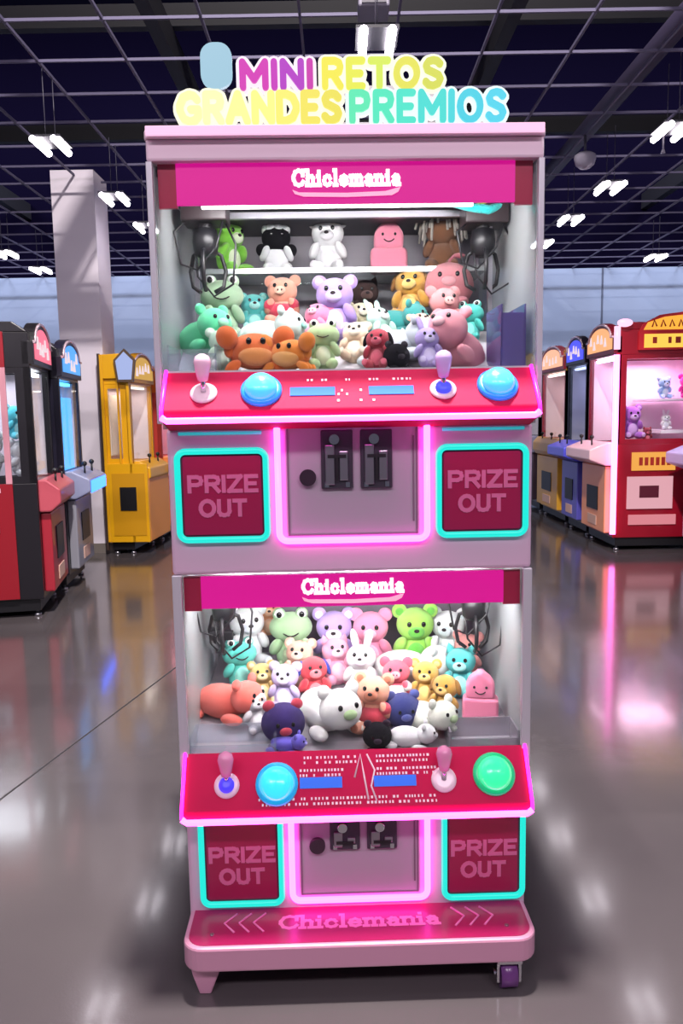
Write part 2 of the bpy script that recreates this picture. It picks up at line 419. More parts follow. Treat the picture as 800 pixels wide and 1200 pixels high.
# compartment lamps behind the banners
M_lamp = glow('#fff4fa', 9.0)
g = MB(); g.tube([(-.34, .05, 1.893), (.30, .05, 1.893)], .008, 10); g.build('upper_lamp_tube', M_lamp, CM)
g = MB(); g.tube([(-.33, .05, .934), (.33, .05, .934)], .008, 10); g.build('lower_lamp_tube', M_lamp, CM)
def inner_lamp(z, p):
    o = area('compartment_lamp', (0, .06, z), (.7, .04), p, (1, .95, .98), (math.radians(48), 0, 0)); o.parent = CM
inner_lamp(1.905, 8.5); inner_lamp(.955, 8.5)
# glass shelf in the upper compartment
g = MB(); g.box(-.395, .415, .44, D - .03, 1.806, 1.814); g.build('glass_shelf', glass('shelf_glass', (.85, .92, .9), .12, .25), CM)
g = MB(); g.box(-.395, .415, .434, .44, 1.803, 1.817); g.build('shelf_edge', mat('shelf_edge', '#b9c2c2', .2, .5), CM)

# control panels
def control_panel(zb, zf, zl, hw, name, btnR, dots):
    P = MB(); P.prism([(.0, zb), (-.08, zf), (-.08, zl), (0, zl - .02)], 'x', -hw, hw)
    panel = P.build(name, M_panel, CM, bevel=.003)
    a = math.atan2(zb - zf, .08); L = math.hypot(.08, zb - zf)
    M = Matrix.Translation((0, -.08, zf)) @ Matrix.Rotation(a, 4, 'X')      # local: x, y up the slope, z out
    # pink light strip: down both edges and along the front
    g = MB(); z = .004
    pts = [M @ Vector((-hw, L, z)), M @ Vector((-hw, .04, z)), M @ Vector((-hw, .0, z)), Vector((-hw, -.086, zl + .012)), Vector((-hw + .012, -.088, zl + .004)),
           Vector((0, -.088, zl + .004)), Vector((hw - .012, -.088, zl + .004)), Vector((hw, -.086, zl + .012)), M @ Vector((hw, 0, z)), M @ Vector((hw, .04, z)), M @ Vector((hw, L, z))]
    g.tube(pts[:4], .0045, 8); g.build('side_light_strip', M_hotled, panel); g = MB(); g.tube(pts[7:], .0045, 8); g.build('side_light_strip', M_hotled, panel)
    g = MB(); g.tube(pts[3:8], .0075, 10); g.build('front_light_strip', M_pinkled, panel)
    def at(x, y, z=0): return M @ Vector((x, y, z))
    def joystick(x, y, glowc, knobm, base):
        j = MB(); j.lathe([(.031, 0), (.031, .004), (.024, .007), (.018, .007)], M=M @ Matrix.Translation((x, y, 0))); jo = j.build('joystick', base, panel)
        up = at(x, y, .006)
        s_ = MB(); s_.cyl(up, up + Vector((0, -.004, .045)), .006, n=12); s_.build('shaft', M_chrome, jo)
        k = MB(); k.lathe([(.004, .022), (.012, .026), (.015, .04), (.018, .055), (.02, .068), (.016, .08), (.006, .086)], c=up + Vector((0, -.003, 0)), n=20); k.build('knob', knobm, jo)
        if glowc:
            r_ = MB(); r_.lathe([(.019, .006), (.019, .011), (.009, .018), (.006, .018)], M=M @ Matrix.Translation((x, y, 0)), n=20); r_.build('light_ring', glow(glowc, 1.1), jo)
    def button(x, y, c, c2, r=.048):
        b = MB(); b.lathe([(r, 0), (r, .006), (r * .92, .011), (r * .8, .012)], M=M @ Matrix.Translation((x, y, 0))); bo = b.build('push_button', mat('collar_' + c[1:], c, .3, emit=c, strength=.35), panel)
        d_ = MB(); d_.lathe([(r * .8, .008), (r * .78, .02), (r * .62, .031), (r * .35, .037), (0, .039)], M=M @ Matrix.Translation((x, y, 0))); d_.build('button_dome', mat('dome_' + c2[1:], c2, .2, emit=c2, strength=.75), bo)
    clear = mat('knob_clear', '#e6b8cf', .15, coat=.6); lav = mat('knob_lavender', '#c3a6dc', .15, coat=.6); rose = mat('knob_rose', '#e08cb4', .15, coat=.6)
    wr = mat('washer_pale', '#e9c6d6', .25)
    y0 = L * .42
    if not dots:
        joystick(-.338, y0, None, clear, wr); joystick(.214, y0, '#4a50ff', lav, wr)
        button(-.206, y0 + .005, '#2a86f0', '#4cb8ff'); button(.342, y0 + .01, '#2a86f0', '#4cb8ff')
    else:
        joystick(-.318, y0, '#4a3cff', rose, wr); joystick(.214, y0, None, rose, wr)
        button(-.196, y0, '#1aa2d8', '#36d0e8', .052); button(.339, y0 + .01, '#14b878', '#34ea98', .052)
    # blue instruction plates and little white print
    for x in (-.088, .094):
        q = MB(); q.box(x - .052, x + .052, y0 - .012, y0 + .014, 0, .002)
        for v in q.bm.verts: v.co = M @ v.co
        q.build('instruction_plate', mat('plate_blue', '#3d6fd8', .7, emit='#2f66e0', strength=.3, spec=.15), panel)
    pr = MB(); R = random.Random(3 if dots else 5)
    rows = [(-.13, .0, L * .84, 2), (.05, .18, L * .84, 2), (-.24, .19, L * .14, 2), (-.14, -.03, L * .62, 2), (.05, .2, L * .62, 2)] if dots else [(-.14, .15, L * .70, 1), (-.03, .06, L * .42, 2), (-.06, .05, L * .16, 1)]
    for xa, xb, yy, nr in rows:
        for k in range(nr):
            x = xa
            while x < xb:
                w = R.uniform(.003, .006)
                if R.random() < (.85 if dots else .45): pr.box(x, x + w, yy - k * .012, yy - k * .012 + .006, .0005, .0016)
                x += w + R.uniform(.003, .006)
    cx = .015
    for pts in ([(cx - .02, L * .5), (cx - .004, L * .9), (cx + .004, L * .5), (cx + .012, L * .12)], [(cx + .012, L * .9), (cx + .03, L * .62), (cx + .02, L * .35), (cx + .032, L * .1)]):
        if dots: pr.tube([(x, y, .001) for x, y in pts], .0022, 6)
    for v in pr.bm.verts: v.co = M @ v.co
    pr.build('printed_text', M_print, panel, kind='stuff')
control_panel(1.505, 1.415, 1.388, .430, 'upper_control_panel', None, False)
control_panel(.569, .456, .428, .424, 'lower_control_panel', None, True)

# prize doors
def prize_door(cx, cz, hx, hz, tz, name='prize_door'):
    d_ = MB(); d_.prism(rrect(cx, cz, hx - .006, hz - .006, .018), 'y', -.004, .001); do = d_.build(name, mat('door_surround', '#5c1434', .4), CM)
    f = MB(); f.prism(rrect(cx, cz, hx - .018, hz - .018, .006), 'y', -.007, -.003); f.build('door_flap', M_door, do)
    ring = [(x, -.009, z) for x, z in rrect(cx, cz, hx - .006, hz - .006, .02)]
    n = MB(); n.tube(ring, .0075, 10, closed=True); n.build('neon_frame', M_cyan, do)
    t = MB()
    strokes(t, 'PRIZE', cx - .083, cx + .086, tz + .006, tz + .05, .0048, -.0085, -.0065, .26, square=True)
    strokes(t, 'OUT', cx - .058, cx + .058, tz - .052, tz - .008, .0048, -.0085, -.0065, .3, square=True)
    t.build('door_lettering', M_dust, do)
for x in (-.308, .314): prize_door(x, 1.213, .111, .112, 1.213)
for x in (-.293, .321): prize_door(x, .286, .106, .124, .272)
for x in (-.31, .317):
    g = MB(); g.tube([(x - .098, -.003, 1.361), (x + .098, -.003, 1.361)], .004, 8); g.build('cyan_light_bar', mat('cyan_dim', '#3fa8b8', .3, emit='#28b4bc', strength=.6), CM)

# coin doors with the pink neon U
def coin_door(cx, hw, z0, z1, small):
    d_ = MB(); d_.box(cx - hw + .018, cx + hw - .018, -.003, .001, z0 + .006, z1 - .002); do = d_.build('coin_door', mat('coin_panel', '#a295a2', .35, coat=.2), CM, bevel=.001)
    d2 = MB()
    ix0, ix1, iz0, iz1 = cx - hw + .022, cx + hw - .022, z0 + .012, z1 - .004
    for b_ in ((ix0, ix0 + .004, iz0, iz1), (ix1 - .012, ix1 - .008, iz0 + .03, iz1 - .02), (ix1 - .004, ix1, iz0, iz1), (ix0, ix1, iz0, iz0 + .003)): d2.box(b_[0], b_[1], -.0045, -.003, b_[2], b_[3])
    d2.build('door_seam', mat('seam_dark', '#6a5c68', .4), do)
    r = .02; P = [(cx - hw, z1)]
    P += [(cx - hw + r - r * math.cos(a * PI / 12), z0 + r - r * math.sin(a * PI / 12)) for a in range(7)]
    P += [(cx + hw - r + r * math.sin(a * PI / 12), z0 + r - r * math.cos(a * PI / 12)) for a in range(7)] + [(cx + hw, z1)]
    n = MB(); n.tube([(x, -.009, z) for x, z in P], .0078, 10); n.build('neon_frame', M_pinkled, do)
    k = MB(); k.cyl((cx - .107, -.014, z0 + .152 if not small else z0 + .147), (cx - .107, 0, z0 + .152 if not small else z0 + .147), .02); k.build('lock', mat('lock_dark', '#4a3c48', .3, .6), do)
    for mx_ in (-.037, .057):
        x = cx + mx_; zt = z1 - .008; zb = zt - (.14 if not small else .085)
        m_ = MB(); m_.box(x - .038, x + .038, -.012, 0, zb, zt, .003); mo = m_.build('coin_mechanism', mat('mech_dark', '#3e3a44', .35, .3), do)
        q = MB(); q.box(x - .028, x - .006, -.018, -.012, zb + .01, zt - .035, .002); q.box(x + .006, x + .026, -.018, -.012, zb + .02, zt - .05, .002); q.build('coin_chute', M_steel, mo)
        q = MB(); q.cyl((x - .006, -.022, zt - .022), (x - .006, -.012, zt - .022), .012); q.build('return_knob', M_chrome, mo)
        q = MB(); q.box(x - .022, x + .022, -.0195, -.0185, zt - .066, zt - .058); q.box(x - .003, x + .003, -.02, -.0185, zb + .02, zt - .06); q.build('coin_slot', M_black, mo)
        q = MB(); q.box(x - .03, x - .02, -.016, -.012, zb + .004, zb + .016); q.box(x + .02, x + .03, -.016, -.012, zb + .004, zb + .016); q.build('screw_plate', M_chrome, mo)
coin_door(.003, .178, 1.1, 1.372, False)
coin_door(.006, .172, .172, .40, True)

# foot plate
def fp(hw, y0, r):
    pts = [(-hw, .02)]
    pts += [(-hw + r - r * math.cos(a * PI / 12), y0 + r - r * math.sin(a * PI / 12)) for a in range(7)]
    pts += [(hw - r + r * math.sin(a * PI / 12), y0 + r - r * math.cos(a * PI / 12)) for a in range(7)] + [(hw, .02)]
    return pts
g = MB(); g.prism(fp(.428, -.15, .05), 'z', .086, .147); foot = g.build('foot_plate', mat('foot_pink', '#c48aa4', .35, coat=.4), CM, bevel=.006)
g = MB(); g.prism(fp(.416, -.138, .04), 'z', .1471, .1485); g.build('foot_plate_top', mat('foot_top', '#98104e', .35, coat=.2), foot)
t = MB(); Mt = Matrix.Translation((0, -.062, .1485)) @ Matrix.Rotation(math.radians(-90), 4, 'X')
strokes(t, 'Chiclemania', -.2, .2, -.026, .03, .005, 0, .0012, .2, M=Mt, square=True)
M_footp = mat('foot_print', '#e07ab0', .5)
t.build('foot_lettering', M_footp, foot)
for s in (-1, 1):
    ch = MB()
    for k in range(3):
        x = s * (.235 + k * .036)
        ch.tube([(x, -.022, .1488), (x + s * .028, -.058, .1488), (x, -.094, .1488)], .0028, 6)
    ch.build('chevron_print', M_footp, foot)
g = MB()
for sx in (-.36, .36):
    g = MB(); g.cyl((sx, -.1, .1484), (sx, -.1, .151), .005); g.build('plate_screw', M_chrome, foot)
g = MB(); g.box(-.40, .40, .02, D - .02, .045, .1); g.build('chassis', M_dark, CM)
g = MB()
for (z, w, y0, y1) in ((.09, .055, -.138, -.05), (.045, .036, -.13, -.07), (.0, .02, -.122, -.085)): pass
prof = [(-.418, .09), (-.325, .09), (-.345, .055), (-.362, .012), (-.366, 0), (-.394, 0), (-.398, .012), (-.41, .05)]
g.prism(prof, 'y', -.11, -.05); g.build('front_foot', mat('foot_pink', '', .35), CM, bevel=.004)
def caster(x, y, m):
    c = empty('caster', (x, y, 0), parent=CM)
    f = MB(); f.box(-.03, .03, -.03, .03, .075, .088); f.box(-.03, -.022, -.022, .022, .02, .088, .002); f.box(.022, .03, -.022, .022, .02, .088, .002); f.build('caster_fork', m, c)
    w = MB(); w.cyl((-.02, 0, .034), (.02, 0, .034), .034); w.build('caster_wheel', mat('wheel_purple', '#6a3a78', .25), c)
    w = MB(); w.cyl((-.034, 0, .034), (.034, 0, .034), .008); w.build('axle', M_chrome, c)
caster(.36, -.11, M_chrome)
for sx in (-.34, .34):
    g = MB(); g.cyl((sx, .55, 0), (sx, .55, .02), .03); g.cyl((sx, .55, .02), (sx, .55, .06), .012); g.build('levelling_foot', M_dark, CM)

# lit sign on the roof
sign = empty('roof_sign', (-MX, 0, 0), parent=CM)
def word(text, x0, x1, z0, z1, cols, hmat, core=.0075):
    h = MB(); strokes(h, text, x0 - .008, x1 + .008, z0 - .008, z1 + .008, .016, .052, .064, .34); h.build('letter_halo', hmat, sign)
    it = iter(range(99))
    def each(ch, m): m.build('letter', cols[next(it) % len(cols)], sign)
    strokes(None, text, x0, x1, z0, z1, core, .044, .054, .34, each=each)
word('MINI', -.217, -.047, 2.148, 2.217, [glow('#d012b0', 1.), glow('#c41ab8', 1.), glow('#b020c0', 1.), glow('#c818a8', 1.)], glow('#ffeefa', 1.0))
word('RETOS', -.027, .257, 2.148, 2.219, [glow('#f2e83a', 1.), glow('#e6ea3c', 1.), glow('#d4ea48', 1.), glow('#e2e040', 1.), glow('#d2d83e', 1.)], glow('#fdffe6', 1.0))
word('GRANDES', -.365, .020, 2.072, 2.148, [glow('#fff0a0', 1.15), glow('#fff4a8', 1.15), glow('#f8f090', 1.1), glow('#fdf080', 1.1), glow('#f6ea6a', 1.05), glow('#f2e454', 1.), glow('#ece04a', 1.)], glow('#fffbe0', 1.05), .0085)
word('PREMIOS', .035, .404, 2.072, 2.148, [glow('#4fe8b0', 1.), glow('#3ee6ba', 1.), glow('#34e2c6', 1.), glow('#2edad0', 1.), glow('#2cd4da', 1.), glow('#2ecee2', 1.), glow('#3cd2ea', 1.)], glow('#ecfffb', 1.0))
# plain lit plate at the sign's left end (blank)
g = MB(); g.prism(rrect(-.27, 2.204, .036, .05, .03), 'y', .048, .06)
g.build('sign_plate', glow('#a8d8ee', .8), sign)
g = MB(); g.box(-.36, .40, .056, .066, 2.046, 2.08, .003); g.box(-.2, .24, .056, .066, 2.135, 2.16); g.build('sign_rail', glow('#ffeef8', .7), sign)

# claws, gantries and chutes
def claw(x, y, z, ztop, label_name='claw', s=1.):
    c = empty('claw', (x, y, z), parent=CM)
    b = MB(); b.box(-.055 * s, .06 * s, -.05, .05, ztop - z - .05, ztop - z, .004); b.build('carriage', mat('carriage_dark', '#2a2023', .4), c)
    b = MB(); b.lathe([(.012, .075), (.03, .07), (.034, .04), (.03, .01), (.018, 0)], n=18); b.build('claw_head', M_black, c)
    for k in range(3):
        a = k * 2 * PI / 3 + .5; u = Vector((math.cos(a), math.sin(a), 0))
        p = MB(); p.tube([u * .02 + Vector((0, 0, .02)), u * .042 + Vector((0, 0, .01)), u * .054 + Vector((0, 0, -.03)), u * .046 + Vector((0, 0, -.07)), u * .022 + Vector((0, 0, -.085))], .0055, 8); p.build('prong', M_black, c)
    h = MB(); n = 90; H = ztop - z - .12
    h.tube([(.016 * math.cos(t * .8), .016 * math.sin(t * .8), .075 + H * t / n) for t in range(n)], .0028, 6); h.build('coil_cable', M_black, c)
    l = MB()
    l.tube([(-.04, -.02, ztop - z - .04), (-.075, -.03, .06), (-.06, -.03, -.02), (-.02, -.03, -.035), (.03, -.03, .02), (.05, -.03, ztop - z - .05)], .003, 6)
    l.tube([(.05, .0, ztop - z - .04), (.08, -.02, .03), (.07, -.02, -.07), (.02, -.02, -.1), (-.02, -.02, -.05), (-.03, 0, .05)], .003, 6)
    l.build('loose_cable', M_black, c)
claw(-.36, .24, 1.81, 1.945); claw(.375, .30, 1.815, 1.945)
claw(-.35, .26, .835, .995, s=1.1); claw(.345, .26, .825, .995, s=1.1)
for z, hw in ((1.952, .435), (.998, .42)):
    g = MB()
    for y in (.2, .36):
        g = MB(); g.box(-hw, hw, y - .008, y + .008, z - .018, z, .001); g.build('gantry_rail', M_steel, CM)
ac = glass('acrylic', (.93, .96, 1.), .12, .12, (.75, .78, .85))
def chute(x0, x1, y0, y1, z0, z1, m=ac):
    g = MB(); t = .004
    g.box(x0, x1, y1 - t, y1, z0, z1); g.box(x0, x0 + t, y0, y1, z0, z1); g.box(x1 - t, x1, y0, y1, z0, z1); g.box(x0, x1, y0, y0 + t, z0, z1 - .02)
    g.build('prize_chute', m, CM)
chute(-.43, -.315, .02, .15, 1.508, 1.57); chute(.365, .425, .03, .2, 1.508, 1.655, glass('acrylic_purple', (.5, .44, .7), .1, .45, (.22, .18, .42)))
chute(-.415, -.20, .015, .11, .545, .60); chute(.24, .415, .015, .11, .545, .60, glass('acrylic_grey', (.7, .68, .74), .12, .4, (.5, .47, .52)))
g = MB(); g.box(-.40, -.38, .3, .34, .76, .80, .003); g.box(-.395, -.33, .28, .30, .775, .80, .002); g.build('sensor_box', M_black, CM)

# ------------------------------------------------------------------ plush toys
PM = {}
def plush_mat(h):
    return mat('plush_' + h.strip('#'), h, .95, bump=.6, bscale=190, vary=.12, sheen=.3 * min(1, 3 * max(lin(h)[:3])) , spec=.1)
M_eye = mat('toy_eye', '#0a0a0c', .15); M_stitch = mat('toy_stitch', '#241a1e', .8); M_eyew = mat('toy_eye_white', '#f4f4f4', .5)
MESH = {}
def cached(key, fn):
    if key not in MESH:
        mb = MB(); fn(mb); MESH[key] = mb.mesh(key)
    return MESH[key]
def pair(name, key, fn, m, parent):
    for sd in (-1, 1): piece(name, key + ('_left' if sd < 0 else '_right'), lambda mb: fn(mb, sd), m, parent)
def piece(name, key, fn, m, parent):
    me = cached(key, fn)
    if not me.materials: me.materials.append(m)
    o = bpy.data.objects.new(name, me); COL.objects.link(o); o.parent = parent
    o.material_slots[0].link = 'OBJECT'; o.material_slots[0].material = m
    return o
E = lambda x, y, z: Euler((math.radians(x), math.radians(y), math.radians(z)))
def limbs(mb):
    for s in (-1, 1):
        mb.ell((s * .235, -.1, .40), (.085, .1, .17), E(35, -s * 28, 0)); mb.ell((s * .17, -.22, .10), (.105, .2, .105), E(0, 0, s * 18))
def torso(mb): mb.ell((0, 0, .28), (.235, .2, .28)); limbs(mb)
def head(mb): mb.ell((0, -.03, .70), (.285, .245, .255))
def frog_head(mb):
    mb.ell((0, -.03, .68), (.33, .25, .235))
    for s in (-1, 1): mb.ell((s * .17, -.06, .89), (.1, .09, .1))
def ears(mb, s): mb.ell((s * .235, .0, .90), (.115, .06, .115))
def ear_in(mb, s): mb.ell((s * .235, -.045, .90), (.065, .03, .065))
def long_ears(mb, s): mb.ell((s * .13, .0, 1.05), (.075, .05, .2), E(0, s * 14, 0))
def flop_ears(mb, s): mb.ell((s * .28, -.02, .72), (.06, .1, .17), E(0, -s * 20, 0))
def point_ears(mb, s): mb.lathe([(.1, 0), (.06, .1), (.0, .18)], M=Matrix.Translation((s * .18, 0, .86)) @ Matrix.Rotation(s * .3, 4, 'Y'), n=12)
def eyes(mb, s): mb.ell((s * .105, -.255, .75), (.036, .02, .042), sub=2)
def frog_eyes(mb, s): mb.ell((s * .17, -.14, .9), (.045, .025, .05), sub=2)
def frog_whites(mb, s): mb.ell((s * .17, -.105, .9), (.078, .05, .078), sub=2)
def muzzle(mb): mb.ell((0, -.245, .63), (.125, .075, .095))
def nose(mb): mb.ell((0, -.315, .665), (.042, .022, .03), sub=2)
def snout(mb):
    mb.lathe([(.1, 0), (.105, .05), (.09, .07), (0, .072)], M=Matrix.Translation((0, -.23, .65)) @ Matrix.Rotation(PI / 2, 4, 'X') @ Matrix.Diagonal((1, .75, 1, 1)), n=18)
def nostrils(mb, s): mb.ell((s * .035, -.303, .65), (.016, .008, .024), sub=1)
def belly(mb): mb.ell((0, -.125, .27), (.15, .1, .19))
def pads(mb, s): mb.ell((s * .225, -.405, .11), (.07, .03, .075), E(0, 0, s * 18))
def smile(mb): mb.tube([(-.12 + .024 * i, -.285 + .04 * ((i - 5) / 5) ** 2, .60 + .045 * ((i - 5) / 5) ** 2) for i in range(11)], .011, 6)
def shirt(mb): mb.ell((0, 0, .30), (.262, .225, .2)); [mb.ell((s * .23, -.1, .42), (.105, .115, .12), E(35, -s * 28, 0)) for s in (-1, 1)]
def gum_low(mb): mb.prism(rrect(0, .24, .36, .24, .1), 'y', -.2, .2)
def gum_up(mb): mb.prism([(-.28, .46), (.28, .46), (.29, .75), (.2, .88), (.03, 1.02), (-.06, 1.0), (-.22, .86), (-.29, .74)], 'y', -.18, .18)
def ballb(mb):
    mb.ell((0, 0, .48), (.5, .45, .46))
    for s in (-1, 1): mb.ell((s * .25, -.3, .06), (.14, .2, .09))
def ball_eyes(mb, s): mb.ell((s * .17, -.415, .58), (.045, .03, .055), sub=2)
def ball_snout(mb): mb.ell((0, -.43, .44), (.14, .07, .1))
def ball_ears(mb, s): mb.ell((s * .32, 0, .9), (.14, .07, .13), E(0, s * 25, 0))
def ball_stalk(mb): mb.tube([(0, 0, .92), (.03, 0, 1.0), (.1, -.03, 1.07)], .035, 8); mb.ell((.2, -.03, 1.08), (.13, .06, .05))
def crabb(mb):
    mb.ell((0, 0, .38), (.5, .36, .34))
    for s in (-1, 1):
        mb.ell((s * .52, -.22, .62), (.2, .13, .22), E(0, s * 25, 0)); mb.ell((s * .46, -.1, .4), (.12, .1, .15))
        for k in range(3): mb.ell((s * .42, -.25 + .2 * k, .1), (.16, .06, .1), E(0, s * 30, 0))
def crab_eyes(mb, s): mb.ell((s * .13, -.31, .55), (.055, .04, .07), sub=2)
def crab_belly(mb): mb.ell((0, -.2, .3), (.34, .2, .2))
def lying(mb):
    mb.ell((0, .1, .3), (.3, .52, .3)); mb.ell((0, -.46, .42), (.3, .28, .28))
    for s in (-1, 1):
        mb.ell((s * .28, -.3, .1), (.1, .22, .1)); mb.ell((s * .26, .52, .12), (.11, .2, .11)); mb.ell((s * .22, -.42, .68), (.1, .06, .1))
def lying_eyes(mb, s): mb.ell((s * .12, -.7, .5), (.036, .03, .042), sub=2)
def lying_nose(mb): mb.ell((0, -.74, .4), (.1, .05, .07))
def wool(mb):
    for k in range(9): a = k * 2 * PI / 9; mb.ell((.19 * math.cos(a), .02 + .16 * math.sin(a), .87), (.1, .1, .1))
    mb.ell((0, .02, .94), (.17, .15, .1))
def hair(mb):
    R = random.Random(4)
    for k in range(34):
        a = R.uniform(0, 2 * PI); r0 = R.uniform(.05, .25); L = R.uniform(.15, .45)
        p = Vector((r0 * math.cos(a), r0 * math.sin(a), .9)); d = Vector((math.cos(a), math.sin(a), 0))
        mb.tube([p, p + d * .08 + Vector((0, 0, .1)), p + d * .2 + Vector((0, 0, .02)), p + d * .26 - Vector((0, 0, L))], .022, 6)
def apron(mb): mb.ell((0, -.02, .34), (.25, .215, .17))

def plush(kind, label, c1, c2, loc, h, yaw=0., tilt=0., roll=0., c3=None):
    nm = {'bear': 'plush_bear', 'frog': 'plush_frog', 'pig': 'plush_pig', 'bunny': 'plush_bunny', 'dog': 'plush_dog', 'cat': 'plush_cat', 'gum': 'plush_gumdrop', 'ball': 'plush_ball',
          'crab': 'plush_crab', 'long': 'plush_animal', 'sheep': 'plush_sheep', 'hairy': 'plush_creature'}[kind]
    r = empty(nm, loc, 0); r.rotation_euler = (math.radians(tilt), math.radians(roll), math.radians(yaw))
    top = {'frog': 1.0, 'bear': 1.0, 'pig': 1.0, 'dog': .96, 'bunny': 1.24, 'cat': 1.04, 'gum': 1.02, 'ball': 1.0, 'crab': .85, 'long': .8, 'sheep': 1.03, 'hairy': 1.05}[kind]
    s = h / top; r.scale = (s, s, s)
    tag(r, label, 'plush toy', 'plush toys in the claw machine')
    A, B = plush_mat(c1), plush_mat(c2); Cc = plush_mat(c3) if c3 else B
    if kind in ('bear', 'pig', 'bunny', 'dog', 'cat', 'sheep', 'hairy'):
        piece('body', 'toy_body', torso, A if kind != 'sheep' else B, r)
        hd = piece('head', 'toy_head', head, A, r)
        if kind == 'bear':
            pair('ear', 'toy_ears', ears, A, hd); pair('inner_ear', 'toy_ear_in', ear_in, B, hd); piece('muzzle', 'toy_muzzle', muzzle, B, hd); piece('nose', 'toy_nose', nose, M_stitch, hd)
        elif kind == 'pig':
            pair('ear', 'toy_ears', ears, A, hd); piece('snout', 'toy_snout', snout, B, hd); pair('nostril', 'toy_nostrils', nostrils, M_stitch, hd)
        elif kind == 'bunny':
            pair('ear', 'toy_long_ears', long_ears, A, hd); piece('muzzle', 'toy_muzzle', muzzle, B, hd); piece('nose', 'toy_nose', nose, M_stitch, hd)
        elif kind == 'dog':
            pair('ear', 'toy_flop_ears', flop_ears, Cc, hd); piece('muzzle', 'toy_muzzle', muzzle, B, hd); piece('nose', 'toy_nose', nose, M_stitch, hd)
        elif kind == 'cat':
            pair('ear', 'toy_point_ears', point_ears, A, hd); piece('muzzle', 'toy_muzzle', muzzle, B, hd); piece('nose', 'toy_nose', nose, M_stitch, hd)
        elif kind == 'sheep':
            piece('wool_cap', 'toy_wool', wool, B, hd); pair('arm', 'toy_limbs_dark', lambda m, s_: m.ell((s_ * .28, -.08, .46), (.12, .1, .13), E(0, s_ * 30, 0)), A, r)
        if kind == 'hairy': piece('hair', 'toy_hair', hair, B, hd)
        else: pair('eye', 'toy_eyes', eyes, M_eye, hd)
        if c3 and kind != 'dog': piece('shirt', 'toy_shirt', shirt, Cc, r)
        elif kind not in ('sheep', 'hairy'): piece('belly_patch', 'toy_belly', belly, B, r)
        if kind in ('bear', 'bunny', 'dog'): pair('foot_pad', 'toy_pads', pads, B, r)
    elif kind == 'frog':
        piece('body', 'toy_body', torso, A, r); hd = piece('head', 'toy_frog_head', frog_head, A, r)
        pair('eyeball', 'toy_frog_whites', frog_whites, M_eyew, hd); pair('pupil', 'toy_frog_eyes', frog_eyes, M_eye, hd); piece('mouth', 'toy_smile', smile, M_stitch, hd); piece('belly_patch', 'toy_belly', belly, B, r)
    elif kind == 'gum':
        o = piece('body', 'toy_gum_low', gum_low, A, r); hd = piece('head', 'toy_gum_up', gum_up, A, r)
        for q in (o, hd):
            b = q.modifiers.new('bevel', 'BEVEL'); b.width = .07; b.segments = 4
        pair('eye', 'toy_gum_eyes', lambda m, s_: m.ell((s_ * .12, -.19, .72), (.025, .015, .03), sub=2), M_stitch, hd)
        piece('mouth', 'toy_gum_smile', lambda m: m.tube([(-.1 + .02 * i, -.188, .58 + .05 * ((i - 5) / 5) ** 2) for i in range(11)], .012, 6), M_stitch, hd)
    elif kind == 'ball':
        b = piece('body', 'toy_ball', ballb, A, r); pair('eye', 'toy_ball_eyes', ball_eyes, M_eye, r); piece('snout', 'toy_ball_snout', ball_snout, B, r)
        if c3: piece('stalk', 'toy_ball_stalk', ball_stalk, Cc, r)
        else: pair('ear', 'toy_ball_ears', ball_ears, B, r)
    elif kind == 'crab':
        piece('body', 'toy_crab', crabb, A, r); pair('eye', 'toy_crab_eyes', crab_eyes, M_eye, r); piece('belly_patch', 'toy_crab_belly', crab_belly, B, r)
    elif kind == 'long':
        piece('body', 'toy_lying', lying, A, r); pair('eye', 'toy_lying_eyes', lying_eyes, M_eye, r); piece('muzzle', 'toy_lying_nose', lying_nose, B, r)
    return r

